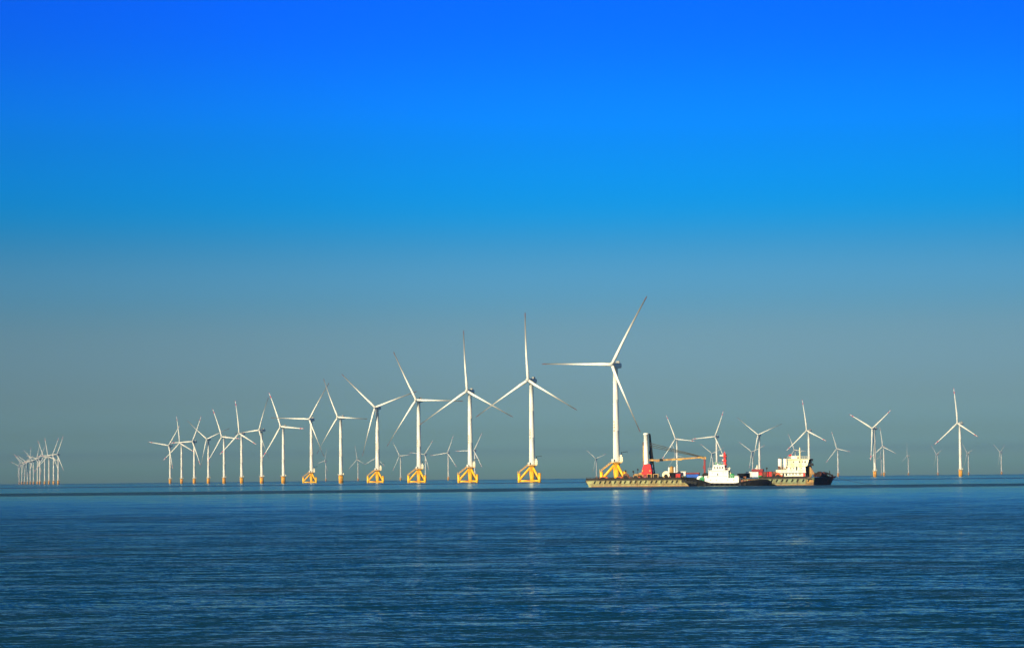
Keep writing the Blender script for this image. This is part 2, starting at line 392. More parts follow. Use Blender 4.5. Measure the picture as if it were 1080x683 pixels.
def make_turbine(base, blade):
    root = empty('wind_turbine', (0, 0, 0))
    z0 = 17.5 if base == 'jacket' else 13.0
    # tower in three welded cans with slightly proud flanges
    rb = 2.85
    def rr(z): return rb + (2.0 - rb) * (z - z0) / (HUB - 2.6 - z0)
    prof = []
    zt = HUB - 2.6
    cuts = [z0, z0 + (zt - z0) * .33, z0 + (zt - z0) * .66, zt]
    for i in range(3):
        a, b = cuts[i], cuts[i + 1]
        prof += [(rr(a) + .08, a), (rr(a) + .08, a + .4), (rr(a), a + .42), (rr(b), b - .42)]
    prof += [(rr(zt) + .1, zt - .4), (rr(zt) + .1, zt)]
    auto_smooth(MB().lathe(prof, 24).build('tower', M['white'], root))
    if base == 'jacket' or blade == 'grey':
        zz = z0 + (zt - z0) * .42
        for i in range(4):
            mk = MB()                            # vertical row of small painted characters, illegible at this range
            r_ = rr(zz) + .03
            for k in range(3):
                for dx in (-.42, .0, .42):
                    if random.random() < .3: continue
                    a = R(-128) + dx / r_
                    c = Vector((math.cos(a) * r_, math.sin(a) * r_, zz + k * .55))
                    t_ = Vector((-math.sin(a), math.cos(a), 0)); nn = Vector((math.cos(a), math.sin(a), 0))
                    q = [c + t_ * u * .19 + Vector((0, 0, w * .22)) + nn * d for d in (0, .04) for u, w in ((-1, -1), (1, -1), (1, 1), (-1, 1))]
                    mk.add(q, [(3, 2, 1, 0), (4, 5, 6, 7), (0, 1, 5, 4), (1, 2, 6, 5), (2, 3, 7, 6), (3, 0, 4, 7)])
            zz -= 2.5
            mk.build('painted_marking', M['brownmark'], root)
    # nacelle: lofted rounded box running back from the hub
    nb = MB(); secs = [(-3.4, 1.5, 1.6), (-2.6, 2.0, 2.1), (0, 2.3, 2.4), (5.0, 2.3, 2.4), (7.6, 2.0, 2.2), (8.6, 1.3, 1.7)]
    v = []; n = 12
    for y, w, h in secs:
        for k in range(n):
            a = 2 * math.pi * (k + .5) / n
            ca, sa = math.cos(a), math.sin(a)
            sx = math.copysign(abs(ca) ** .55, ca); sz = math.copysign(abs(sa) ** .55, sa)
            v.append((w * sx, y, HUB + h * sz - .1))
    f = [(j * n + k, (j + 1) * n + k, (j + 1) * n + (k + 1) % n, j * n + (k + 1) % n) for j in range(len(secs) - 1) for k in range(n)]
    f += [tuple(range(n)), tuple(reversed(range((len(secs) - 1) * n, len(secs) * n)))]
    nb.add(v, f); na = nb.build('nacelle', M['white'], root)
    c = MB().box(-1.7, 1.7, 4.2, 5.0, HUB + 2.2, HUB + 3.9)
    c.tube((0.6, 6.6, HUB + 2.0), (0.6, 6.6, HUB + 4.4), .09, n=6).tube((-.6, 6.6, HUB + 2.0), (-.6, 6.6, HUB + 4.0), .09, n=6)
    c.build('cooler', M['grey'], na)
    hub = Vector((0, -OVER * math.cos(TILT), HUB + OVER * math.sin(-TILT)))
    hm = MB().lathe([(1.75, 2.9), (1.95, 1.6), (1.95, 0), (1.85, -1.2), (1.45, -2.3), (.8, -3.0), (.15, -3.25)], 16, axis='Y')
    ho_ = auto_smooth(hm.build('rotor_hub', M['white'], root)); ho_.location = hub; ho_.rotation_euler = (TILT, 0, 0)
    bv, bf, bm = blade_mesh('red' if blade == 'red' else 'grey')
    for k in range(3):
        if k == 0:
            bo = link_mesh('blade', bv, bf, [M['white'], M['red'] if blade == 'red' else M['bladeshade'], M['tipbrown']], bm, root, True); me = bo.data
        else:
            bo = bpy.data.objects.new('blade', me); col.objects.link(bo); bo.parent = root
        bo.location = hub; bo.rotation_euler = blade_rot(R(120 * k)); bo['k'] = k
    # foundation
    if base == 'pile':
        auto_smooth(MB().lathe([(3.6, -1.5), (3.6, 11.2), (3.35, 11.3), (3.35, 12.4)], 20).build('foundation_pile', M['orange'], root))
        pf = auto_smooth(MB().lathe([(3.4, 12.2), (5.3, 12.4), (5.3, 12.8), (2.8, 12.82)], 20).build('platform', M['cream'], root))
        ra = MB()
        for k in range(16):
            a = 2 * math.pi * k / 16; b = 2 * math.pi * (k + 1) / 16
            p = Vector((5.15 * math.cos(a), 5.15 * math.sin(a), 12.8)); q = Vector((5.15 * math.cos(b), 5.15 * math.sin(b), 12.8))
            ra.tube(p, p + Vector((0, 0, 1.3)), .07, n=5)
            for hh in (.65, 1.3): ra.tube(p + Vector((0, 0, hh)), q + Vector((0, 0, hh)), .05, n=5)
        ra.build('railing', M['cream'], pf)
        bl = MB()
        for dx in (-.8, .8): bl.tube((dx - 1.2, -4.5, -1), (dx - 1.2, -4.5, 12.4), .16, n=6)
        for z in range(0, 12): bl.tube((-2, -4.5, z + .5), (-.4, -4.5, z + .5), .06, n=5)
        for z in (1, 6, 11): bl.tube((-2, -4.5, z), (-2, -3, z), .12, n=6).tube((-.4, -4.5, z), (-.4, -3.2, z), .12, n=6)
        bl.build('boat_ladder', M['deep_orange'], root)
        MB().box(3.0, 4.6, -1.4, .6, 12.8, 15.0).box(2.9, 4.7, -1.5, .7, 15.0, 15.15).build('equipment_cabinet', M['cream'], root)
        MB().tube((3.2, 3, 12.8), (3.2, 3, 15.9), .16, n=6).tube((3.2, 3, 15.9), (5.9, 3.4, 16.4), .13, n=6).build('davit_crane', M['dark'], root)
    else:
        auto_smooth(MB().lathe([(2.3, -2), (2.3, 5), (2.7, 8), (2.7, 15.4), (3.3, 15.6), (3.3, 16.4)], 20).build('centre_column', M['yellow'], root))
        for ang in (184, 304, 64):
            a = R(ang); d = Vector((math.cos(a), math.sin(a), 0)); rl = 13.0
            p = d * rl
            lg = MB(); lg.tube(p + Vector((0, 0, -2)), p + Vector((0, 0, 8.6)), 1.35, n=14)
            lg.tube(p + Vector((0, 0, 8.6)), p + Vector((0, 0, 9.1)), 1.6, n=14).tube(p + Vector((0, 0, 2.0)), p + Vector((0, 0, 2.6)), 1.55, n=14)
            auto_smooth(lg.build('leg', M['yellow'], root))
            br = MB(); br.tube(p + Vector((0, 0, 3.0)) - d * .8, d * 1.8 + Vector((0, 0, 14.6)), 1.15, n=12)
            auto_smooth(br.build('diagonal_strut', M['yellow'], root))
            hb = MB(); hb.tube(p + Vector((0, 0, 1.6)) - d * .9, d * 2.0 + Vector((0, 0, 1.6)), .8, n=10)
            auto_smooth(hb.build('horizontal_brace', M['yellow'], root))
        # perimeter braces between the piles
        for a0, a1 in ((184, 304), (304, 64), (64, 184)):
            p = Vector((math.cos(R(a0)), math.sin(R(a0)), 0)) * 12.4; q = Vector((math.cos(R(a1)), math.sin(R(a1)), 0)) * 12.4
            pb = MB(); pb.tube(p + Vector((0, 0, .9)), q + Vector((0, 0, .9)), .45, n=8)
            auto_smooth(pb.build('horizontal_brace', M['yellow'], root))
        # sloping access stair from left pile to platform
        s_ = MB()
        for dy in (-.7, .7):
            s_.tube((-13.2, -1 + dy, 9.6), (-3.6, -.4 + dy, 17.0), .34, n=6)
            s_.tube((-13.2, -1 + dy, 10.9), (-3.8, -.4 + dy, 18.2), .12, n=5)
            for k in range(7):
                u = k / 6; s_.tube((-13.2 + 9.6 * u, -1 + .6 * u + dy, 9.6 + 7.4 * u), (-13.2 + 9.6 * u, -1 + .6 * u + dy, 10.9 + 7.2 * u), .08, n=5)
        for k in range(15):
            u = k / 14; s_.box(-13.3 + 9.6 * u, -12.9 + 9.6 * u, -1.7 + .6 * u, -.3 + .6 * u, 9.55 + 7.4 * u, 9.65 + 7.4 * u)
        s_.tube((-14.3, -1, 8), (-14.3, -1, 11.4), .16, n=6)
        s_.build('stair', M['orange'], root)
        pf = MB().box(-4.6, 4.6, -4.4, 4.4, 16.4, 16.9).build('platform', M['orange'], root)
        ra = MB(); P = [(-4.5, -4.3), (4.5, -4.3), (4.5, 4.3), (-4.5, 4.3)]
        for i in range(4):
            a, b = Vector((*P[i], 16.9)), Vector((*P[(i + 1) % 4], 16.9))
            for k in range(5):
                p = a.lerp(b, k / 5); ra.tube(p, p + Vector((0, 0, 1.3)), .07, n=5)
            for hh in (.65, 1.3): ra.tube(a + Vector((0, 0, hh)), b + Vector((0, 0, hh)), .06, n=5)
        ra.build('railing', M['cream'], pf)
        MB().box(-4.3, -2.2, -4.0, -1.6, 16.9, 19.6).box(-4.4, -2.1, -4.1, -1.5, 19.6, 19.75).build('equipment_cabinet', M['shipwhite'], root)
        MB().box(2.9, 5.4, -2.6, .4, 16.9, 21.6).box(3.3, 4.6, -2.2, 0, 21.6, 23.4).build('equipment_cabinet', M['cream'], root)
        MB().tube((4.4, 2.2, 16.9), (4.4, 2.2, 25.6), .3, n=8).tube((4.4, 2.2, 25.4), (9.6, 1.4, 26.0), .2, n=6).tube((9.4, 1.4, 26), (9.4, 1.4, 24.5), .06, n=5).build('davit_crane', M['dark'], root)
    return root

protos = {}
used = set()
def place(kind, bx, Hpx, psi, ph, label, group):
    base, blade = {'M': ('pile', 'red'), 'G': ('pile', 'grey'), 'J': ('jacket', 'grey')}[kind]
    key = (base, blade)
    if key not in protos: protos[key] = make_turbine(base, blade)
    src = protos[key]
    if key in used:
        root = src.copy(); col.objects.link(root)
        for ch in src.children:
            c = ch.copy(); col.objects.link(c); c.parent = root
            for g in ch.children:
                d = g.copy(); col.objects.link(d); d.parent = c
    else:
        root = src; used.add(key)
    hm = 100.0 if kind == 'J' else 90.0        # the piled machines are a little smaller
    D = F * hm / Hpx
    X = D * (bx - 541.6) / F
    az = math.atan2(X, D)
    rz = -az - R(psi)
    root.location = (X, D, 0); root.scale = (hm / 100,) * 3
    root.rotation_euler = (0, 0, rz)
    for ch in root.children:
        nm = ch.name.split('.')[0]
        if nm == 'blade':
            ch.rotation_euler = blade_rot(R(ph + 120 * ch['k']))
        elif kind == 'J' and nm not in ('tower', 'nacelle', 'rotor_hub'):
            ch.rotation_euler = (0, 0, -rz - az)       # foundations all face the same way
        elif nm in ('davit_crane', 'equipment_cabinet', 'boat_ladder', 'painted_marking'):
            ch.rotation_euler = (0, 0, -rz - az)
    tag(root, label, 'wind turbine', group)
    return root
for_marks = None

ROW = 'wind turbines receding in the main row'
FAR = 'distant hazy wind turbines behind the main row'
CL = 'far turbine cluster on the left horizon'
RT = 'white turbines beyond and right of the vessels'
TURB = [
 # kind, base x px, hub height px, yaw to view, rotor phase, label, group
 ('M', 180.0, 39.8, 43, 39, 'leftmost turbine of the main row, the smallest of it, red-tipped blade pointing left', ROW),
 ('M', 192.1, 42.5, 49, -9, 'second turbine from the left in the main row, red-tipped blade straight up', ROW),
 ('M', 205.4, 43.9, 45, 28, 'third turbine from the left in the main row, top blade leaning right with red tip', ROW),
 ('M', 236.8, 48.8, 50, -25, 'fifth turbine of the main row, red-tipped top blade leaning left, orange pile', ROW),
 ('M', 255.3, 52.4, 51, -9, 'sixth turbine of the main row, red-tipped blade almost upright, orange pile', ROW),
 ('M', 299.3, 59.4, 48, -25, 'tallest red-tipped turbine of the main row, just left of the first yellow tripod', ROW),
 ('G', 220.3, 46.4, 33, -50, 'fourth turbine of the main row, plain blades forming a Y, orange pile', ROW),
 ('G', 276.5, 55.7, 50, 25, 'seventh turbine of the main row, thin grey blade leaning right, orange pile', ROW),
 ('G', 359.9, 68.9, 44, -26, 'plain-bladed turbine on an orange pile standing between two yellow tripod turbines', ROW),
 ('J', 328.9, 66.8, 29, 33, 'smallest and farthest of the turbines on yellow tripod bases', ROW),
 ('J', 398.5, 78.9, 27, -47, 'second yellow tripod turbine from the left, its blades forming a wide Y', ROW),
 ('J', 442.2, 86.5, 28, -27, 'third yellow tripod turbine, top blade leaning left, one blade level to the right', ROW),
 ('J', 496.3, 95.7, 28, -3, 'fourth yellow tripod turbine, second to the left of the barge, blade straight up', ROW),
 ('J', 561.3, 106.9, 31, -2, 'yellow tripod turbine standing in open water just left of the barge', ROW),
 ('J', 650.2, 123.0, 29, 32, 'nearest and tallest turbine, rising behind the left end of the barge', ROW),
 ('M', 343.9, 21.2, 60, 20, 'faint turbine seen between the first tripod turbine and the orange pile to its right', FAR),
 ('M', 377.9, 22.5, 50, -11, 'faint pale turbine alone in the gap left of the second tripod turbine', FAR),
 ('M', 397.9, 24.2, 40, 4, 'faint turbine almost wholly hidden by the second tripod tower', FAR),
 ('M', 422.8, 25.9, 47, -33, 'small hazy turbine midway between the second and third tripod turbines', FAR),
 ('M', 449.0, 27.3, 33, 37, 'small hazy turbine close beside the third tripod base', FAR),
 ('M', 473.0, 28.7, 27, 22, 'small hazy turbine alone between the third and fourth tripod turbines', FAR),
 ('M', 501.0, 31.0, 27, 29, 'small hazy turbine half hidden by the fourth tripod tower', FAR),
 ('M', 629.1, 20.8, 30, -50, 'very faint turbine above the left tip of the barge', FAR),
 ('M', 713.6, 23.5, 50, -22, 'faint turbine hidden behind the red-tipped turbine beyond the crane boom', FAR),
 ('M', 751.6, 25.0, 30, -52, 'hazy turbine just left of the tug superstructure', FAR),
 ('M', 793.6, 26.4, 26, -53, 'hazy turbine with a wide Y of blades above the deck containers', FAR),
 ('M', 838.8, 28.0, 44, -25, 'hazy turbine rising behind the cream deckhouse', FAR),
 ('M', 883.5, 29.1, 38, -19, 'hazy turbine standing alone just right of the barge bow', FAR),
 ('M', 931.9, 30.9, 38, -8, 'hazy turbine close behind the red-tipped one right of the bow', FAR),
 ('M', 929.2, 19.5, 60, 12, 'barely visible turbine between the close pair right of the bow', FAR),
 ('M', 957.6, 20.6, 70, 2, 'faint needle-thin turbine, first one right of the close pair', FAR),
 ('M', 988.5, 21.9, 62, -48, 'faint turbine just left of the rightmost large turbine', FAR),
 ('M', 1021.0, 22.6, 62, -44, 'faint turbine just right of the rightmost large turbine', FAR),
 ('M', 1055.6, 23.2, 65, -58, 'faint turbine nearest the right edge of the view', FAR),
 ('M', 714.1, 41.4, 37, -24, 'red-tipped turbine seen through the crane boom and its cables', RT),
 ('M', 755.9, 43.6, 40, 26, 'red-tipped turbine rising straight behind the white tug wheelhouse', RT),
 ('G', 800.9, 45.1, 24, -51, 'plain-bladed turbine between the tug and the cream deckhouse', RT),
 ('M', 853.1, 49.2, 43, -9, 'red-tipped turbine rising above the right side of the cream deckhouse', RT),
 ('M', 922.3, 50.8, 43, 57, 'red-tipped turbine right of the barge, one blade hanging down along its tower', RT),
 ('M', 1012.5, 55.6, 46, -6, 'large red-tipped turbine standing alone at the far right', RT),
]
CLU = [(21.0, 19.5, 55, -72), (23.8, 21.6, 50, -45), (26.6, 22.0, 50, -57), (29.8, 23.0, 50, 58), (32.75, 23.8, 50, 12), (36.1, 24.8, 48, -48),
       (40.3, 26.2, 48, 20), (42.8, 26.6, 48, 40), (47.9, 28.6, 46, -25), (52.4, 29.6, 46, -12), (57.3, 30.6, 42, 27), (62.1, 31.4, 42, 26)]
NTH = ['leftmost and faintest', 'second from left', 'third from left', 'fourth from left', 'fifth from left', 'sixth from left', 'seventh from left',
       'eighth from left', 'fourth from right', 'third from right', 'second from right', 'rightmost and tallest']
for (bx, h, psi, ph), nn in zip(CLU, NTH):
    TURB.append(('M', bx, h, psi, ph, nn + ' turbine of the tight hazy cluster at the left edge', CL))
for a in TURB: place(*a)

# ------------------------------------------------------------------ vessels
YAW = R(-12); S = 0.4
BX = 1200 * (617 - 541.6) / F
barge = empty('crane_barge', (BX, 1211, 0), YAW)
tag(barge, 'long khaki work barge with cream deckhouse at its bow, lying across the water', 'barge')
inv = lambda: Matrix.Translation(barge.location) @ Matrix.Rotation(YAW, 4, 'Z')
def lx(px, Y=0.0): return ((px - 617) * S - Y * 0.14) / 0.985
def lz(py): return (512.7 - py) * S
def bxp(mb, x0, x1, yt, yb, Y, d, mi=0, top=1.0):
    """box whose front face covers photo px x0..x1, y yt..yb, at local depth Y, d metres deep"""
    return mb.box(lx(x0, Y), lx(x1, Y), Y, Y + d, lz(yb), lz(yt), mi, top)
def thing_at(name, px, Y, z):
    p = Matrix.Translation(barge.location) @ Matrix.Rotation(YAW, 4, 'Z') @ Vector((lx(px, Y), Y, z))
    return empty(name, p, YAW), Vector((lx(px, Y), Y, z))
class LB(MB):
    """mesh builder that works in barge coordinates and builds relative to an origin"""
    def __init__(s, o=(0, 0, 0)): super().__init__(); s.o = Vector(o)
    def build(s, name, mats, parent=None, smooth=False):
        s.v = [p - s.o for p in s.v]; return super().build(name, mats, parent, smooth)

BEAM = 26.0
zd = lz(505.2)      # deck height, about 3 m
# hull: side panels, raked stern at left, flared bow at right
def hull_sections():
    xs = [(618.6, 0.4), (620, 0.15), (623.5, 0), (700, 0), (800, 0), (849, 0), (857, 1.2), (864, 5.5), (871, 10.5), (877, 12.2)]
    v = []
    for i, (px, ins) in enumerate(xs):
        x = lx(px); ztop = zd + max(0, (px - 850) / 27) * 0.7
        zb = -1.5
        if px < 623: zb = (623.5 - px) * 0.42
        xb = x
        if px > 857: xb = x - (px - 857) * 0.16; 
        v += [(xb, ins, zb), (xb + (x - xb) * .5, ins, (ztop + max(zb, 0)) / 2), (x, ins, ztop), (x, BEAM - ins, ztop), (xb + (x - xb) * .5, BEAM - ins, (ztop + max(zb, 0)) / 2), (xb, BEAM - ins, zb)]
    n = 6; f = []; mi = []
    for j in range(len(xs) - 1):
        for k in range(n):
            f.append((j * n + k, (j + 1) * n + k, (j + 1) * n + (k + 1) % n, j * n + (k + 1) % n))
            px = (xs[j][0] + xs[j + 1][0]) / 2
            mi.append(2 if k == 2 else (3 if px > 857 else (0 if px < 760 else 1)))
    f += [tuple(reversed(range(n))), tuple(range((len(xs) - 1) * n, len(xs) * n))]; mi += [0, 3]
    return v, f, mi
v, f, mi = hull_sections()
f = [tuple(reversed(q)) for q in f]
hb_ = link_mesh('hull', v, f, [M['hull'], M['hullgreen'], M['deck'], M['bow']], mi, barge)
# recompute outward normals cheaply
import bmesh
def fix(o):
    b = bmesh.new(); b.from_mesh(o.data); bmesh.ops.recalc_face_normals(b, faces=b.faces); b.to_mesh(o.data); b.free()
fix(hb_)
# rubbing rails, boot top stain, vertical weld lines
m = LB()
m.box(lx(619), lx(857), -.16, -.003, zd - .30, zd - .02)
m.build('rubbing_rail', M['deck'], hb_)
m = LB(); m.box(lx(622), lx(857), -.12, -.003, lz(510.2), lz(509.8)).box(lx(624), lx(857), -.06, -.003, -.3, lz(512.3)); m.build('rubbing_rail', M['rust'], hb_)
m = LB(); m.box(lx(624), lx(856.5), -.05, -.003, lz(512.3), lz(511.5)); m.build('boot_top', M['hullstain'], hb_)
m = LB()
for px in (645, 672.5, 700, 779, 806, 839.5, 848.5): m.box(lx(px), lx(px) + .18, -.07, -.004, .2, zd - .3)
m.build('weld_strip', M['rust'], hb_)
m = LB(); m.box(lx(849.5), lx(856.6), -.1, -.053, lz(510.8), lz(507.2)); m.build('yellow_panel', M['ochre'], hb_)
# leaning tyre fenders along the side
px = 627.5
while px < 853:
    if not (718 < px < 800):
        m = LB(); x = lx(px + random.uniform(-.5, .5))
        m.prism([(x - .45, lz(508.9)), (x - .10, lz(508.9)), (x + .50, lz(506.3)), (x + .10, lz(506.3))], -.40, -.003)
        m.build('fender', M['rubber'], barge)
    px += 5.45
# deck-edge bulwark and clutter rail
m = LB()
m.box(lx(618.4), lx(722), .25, .45, zd, zd + .75)
for px in range(619, 722, 4): m.box(lx(px), lx(px) + .12, .2, .3, zd, zd + 1.15)
m.box(lx(618.4), lx(722), .22, .30, zd + 1.07, zd + 1.15)
m.build('bulwark', M['dark'], barge)
m = LB(); m.box(lx(617), lx(619.4), 2, 24, lz(507.5), lz(505.6)).box(lx(617.6), lx(619), 3, 23, lz(509.8), lz(508.6)); m.build('stern_fender', M['rubber'], barge)
m = LB()
m.box(lx(800), lx(850), .3, .5, zd, zd + .75)
for px in range(850, 874, 3): m.box(lx(px), lx(px) + .2, (px - 850) * .45 + .4, (px - 850) * .45 + .6, zd + .3, zd + 1.6 + (px - 850) * .03)
m.build('bulwark', M['dark'], barge)
# bow: windlass, brown gear and anchor
m = LB()
for px, w, h, Y, r in ((857, 4, 1.7, 4, 0), (861, 3.5, 2.1, 6, 0), (865, 3, 1.6, 9, 0), (869, 2.5, 1.9, 11, 0)):
    m.box(lx(px, Y), lx(px + w, Y), Y, Y + 4, zd + .4, zd + .4 + h, 0, .7)
m.tube((lx(863, 4), 3, zd + 1.6), (lx(863, 4), 8, zd + 1.6), 1.1, n=12).tube((lx(868, 9), 8, zd + 1.6), (lx(868, 9), 13, zd + 1.6), .9, n=12)
m.build('windlass', M['bow'], barge)
m = LB()
m.tube((lx(872, 13), 13, zd + 1.9), (lx(878.2, 13), 13, zd + .9), .35, n=8).tube((lx(872, 13), 13, zd + .6), (lx(878, 13), 13, zd + .2), .3, n=8)
m.tube((lx(877.5, 13), 11.8, zd + .1), (lx(877.5, 13), 14.2, zd + .1), .75, n=10).tube((lx(875, 13), 13, zd + 1), (lx(874.6, 13), 13, zd + 3.0), .15, n=6)
m.build('bow_roller', M['dark'], barge)
m = LB(); p0 = Vector((lx(878.5, 13), 13, zd + .4))
for k in range(12):
    u0, u1 = k / 12, (k + 1) / 12
    a = Vector((p0.x + 18 * u0, 13 - 2 * u0, p0.z * (1 - u0) ** 1.5 - .1 * u0)); b = Vector((p0.x + 18 * u1, 13 - 2 * u1, p0.z * (1 - u1) ** 1.5 - .1 * u1))
    m.tube(a, b, .06, n=5)
m.build('anchor_cable', M['dark'], barge)

# --- cream deckhouse
Yh = 4.0
dh = LB()
bxp(dh, 822.9, 848.6, 499.6, 504.6, Yh, 15)
bxp(dh, 821.5, 849.4, 499.1, 499.6, Yh - .6, 16.2)
bxp(dh, 829.5, 848.9, 492.9, 499.1, Yh, 15)
bxp(dh, 818.3, 829.5, 496.3, 499.1, Yh, 14)
bxp(dh, 829.0, 850.5, 492.3, 492.9, Yh - .5, 16)
# wheelhouse with forward-leaning front
Y = Yh
dh.prism([(lx(831, Y), lz(492.3)), (lx(851.0, Y), lz(492.3)), (lx(852.8, Y), lz(485.6)), (lx(831, Y), lz(485.6))], Y, Y + 14)
bxp(dh, 830.4, 853.4, 485.0, 485.6, Yh - .5, 15)
bxp(dh, 834.5, 840.6, 481.9, 485.0, Yh + 3, 6)
house = dh.build('deckhouse', M['cream'], barge); fix(house)
# funnels
for a, b, t in ((820.4, 824.6, 484.6), (826.0, 829.9, 484.6)):
    m = LB(); c = ((lx(a, Yh + 2) + lx(b, Yh + 2)) / 2, Yh + 3.0)
    r = (b - a) * S / 2
    m.lathe([(r, lz(498.8)), (r, lz(t + .4)), (r * .9, lz(t))], 16, (c[0], c[1], 0))
    fo = auto_smooth(m.build('funnel', M['shipwhite'], barge))
    m = LB(); m.lathe([(r * .72, lz(t)), (r * .72, lz(t - .9))], 12, (c[0], c[1], 0)); m.build('exhaust_pipe', M['dark'], fo)
def windows(parent, rects, Y, name='window', mt='glass'):
    for x0, x1, a, b in rects:
        m = LB(); m.box(lx(x0, Y), lx(x1, Y), Y - .07, Y - .004, lz(b), lz(a)); m.build(name, M[mt], parent)
windows(house, [(825.0, 826.7, 500.1, 502.6), (828.2, 829.8, 500.1, 502.6), (832.2, 833.2, 500.3, 501.8), (835.4, 836.4, 500.3, 501.8), (838.6, 839.6, 500.3, 501.8), (842.6, 843.6, 500.3, 501.8)], Yh)
windows(house, [(833.2, 834.0, 494.4, 495.8), (836.4, 837.2, 494.4, 495.8), (839.0, 840.6, 493.6, 497.2), (844.0, 844.8, 494.4, 495.8)], Yh)
windows(house, [(836.0, 837.0, 487.6, 489.0), (842.2, 843.6, 487.4, 489.0), (845.2, 846.2, 487.4, 488.8), (847.9, 849.4, 487.4, 489.2)], Yh)
m = LB(); bxp(m, 846.4, 848.3, 499.9, 504.2, Yh - .08, .076); m.build('red_door', M['shipred'], house)
m = LB()
bxp(m, 820.5, 822.4, 492.6, 496.3, Yh + .4, 1)
bxp(m, 824.8, 825.9, 493.4, 498.0, Yh + .4, 1); bxp(m, 829.0, 829.6, 492, 495, Yh - .4, .38)
m.build('ventilator', M['rust'], house)
# walkway railings
m = LB()
for yb, xa, xb in ((499.1, 819, 849), (492.3, 829, 850), (485.0, 831, 853)):
    for hh in (.5, 1.0): m.tube((lx(xa, Yh), Yh - .4, lz(yb) + hh), (lx(xb, Yh), Yh - .4, lz(yb) + hh), .045, n=5)
    k = xa
    while k <= xb: m.tube((lx(k, Yh), Yh - .4, lz(yb)), (lx(k, Yh), Yh - .4, lz(yb) + 1.0), .045, n=5); k += 2.5
m.build('railing', M['cream'], house)
m = LB(); bxp(m, 841.0, 842.6, 481.8, 485.0, Yh + 4, 2); m.tube((lx(843.7, Yh + 4), Yh + 4, lz(485)), (lx(843.7, Yh + 4), Yh + 4, lz(473.2)), .32, .22, n=8)
m.tube((lx(842.4, Yh + 4), Yh + 4, lz(478)), (lx(845, Yh + 4), Yh + 4, lz(478)), .1, n=6)
m.build('mast', M['cream'], barge)
m = LB(); m.tube((lx(835.0, Yh + 3), Yh + 3.5, lz(485)), (lx(834.6, Yh + 3), Yh + 3.5, lz(479.2)), .06, n=5)
fp = m.build('flagpole', M['grey'], barge)
m = LB()
nn = 8; vv = []; ff = []
for i in range(nn + 1):
    u = i / nn; x = lx(834.7 - 2.9 * u, Yh + 3); yy_ = Yh + 3.5 + .22 * math.sin(u * 7)
    vv += [(x, yy_, lz(481.8) - .25 * u), (x, yy_, lz(480.0) - .25 * u), (x, yy_ + .03, lz(480.0) - .25 * u), (x, yy_ + .03, lz(481.8) - .25 * u)]
for i in range(nn):
    for k in range(4): ff.append((i * 4 + k, (i + 1) * 4 + k, (i + 1) * 4 + (k + 1) % 4, i * 4 + (k + 1) % 4))
ff += [(0, 1, 2, 3), tuple(nn * 4 + k for k in (3, 2, 1, 0))]
m.add(vv, ff); fo = m.build('flag', M['shipred'], fp); fix(fo)
# dark bridge wing gear and cream sloping gantry forward of the house
m = LB(); bxp(m, 852.4, 856.2, 485.4, 487.6, Yh + 1, 3); bxp(m, 851.9, 854.4, 487.6, 489.8, Yh + 1, 2.4); bxp(m, 853.6, 856.8, 489.8, 492.4, Yh + 1, 3, 0, .8)
bxp(m, 850, 853.2, 492.4, 504.6, Yh + 2, 9)
m.build('bridge_gear', M['dark'], barge)
m = LB(); Y = Yh
m.prism([(lx(853.2, Y), lz(504.4)), (lx(853.2, Y), lz(493.4)), (lx(854.6, Y), lz(494.2)), (lx(858.2, Y), lz(500.6)), (lx(857.4, Y), lz(501.8)), (lx(855.4, Y), lz(501.6)), (lx(854.6, Y), lz(504.4))], Y, Y + .9)
m.build('sloping_gantry', M['ochre'], barge)

# --- deck machinery, each its own thing on the deck
def deck_thing(name, label, cat, px, Y, parts, group=None):
    root, o = thing_at(name, px, Y, zd + .003)
    for nm, mt, fn in parts:
        m = LB(o); fn(m); ob = m.build(nm, M[mt], root); fix(ob)
    tag(root, label, cat, group); return root
def winch(px, Y, r=.9, mt='rust', lab='', w=2.4):
    x = lx(px, Y); z = zd + r + .25
    def frame(m):
        m.box(x - 1.6, x + 1.6, Y - .2, Y + w + .2, zd + .005, zd + .35)
        for yy in (Y - .1, Y + w): m.prism([(x - 1.3, zd + .35), (x + 1.3, zd + .35), (x + .4, z + .3), (x - .4, z + .3)], yy, yy + .15)
    def drum(m):
        m.lathe([(r, .15), (r, .35), (r * .6, .36), (r * .6, w - .36), (r, w - .35), (r, w - .15)], 16, (x, Y, z), axis='Y')
    def motor(m): m.box(x + .6, x + 1.9, Y + .5, Y + 1.6, zd + .36, zd + 1.3)
    return deck_thing('deck_winch', lab, 'winch', px, Y, [('frame', 'dark', frame), ('drum', mt, drum), ('motor', 'deep_orange', motor)], 'winches on the barge deck')
winch(636.5, 1.2, .6, 'deep_orange', 'low orange deck winch at the left foot of the nearest turbine')
winch(652.5, 1.2, .6, 'deep_orange', 'low orange deck winch under the nearest turbine tower')
winch(660.5, 2.0, 1.25, 'rust', 'round rusty winch drum right of the nearest turbine base')
winch(671, 2.0, 1.1, 'ochre', 'tan winch left of the red crane house, the leftmost of a pair')
winch(676, 3.0, 1.35, 'ochre', 'larger tan winch touching the red crane house')
winch(703, 2.4, 1.6, 'cream', 'pale winch between the yellow frames and the red container', 2.8)
def post(px, Y, top, lab):
    x = lx(px, Y)
    deck_thing('deck_post', lab, 'post', px, Y, [('pole', 'dark', lambda m: m.tube((x, Y, zd), (x, Y, lz(top)), .12, n=6).box(x - .3, x + .3, Y - .3, Y + .3, zd, zd + .3)),
        ('lamp', 'dark', lambda m: m.box(x - .3, x + .3, Y - .2, Y + .2, lz(top) - .7, lz(top)))], 'thin deck posts')
post(660.3, 4, 495, 'thin dark post above the rusty winch drum')
post(668.6, 4, 495.8, 'thin dark post alone between rusty winch and crane')
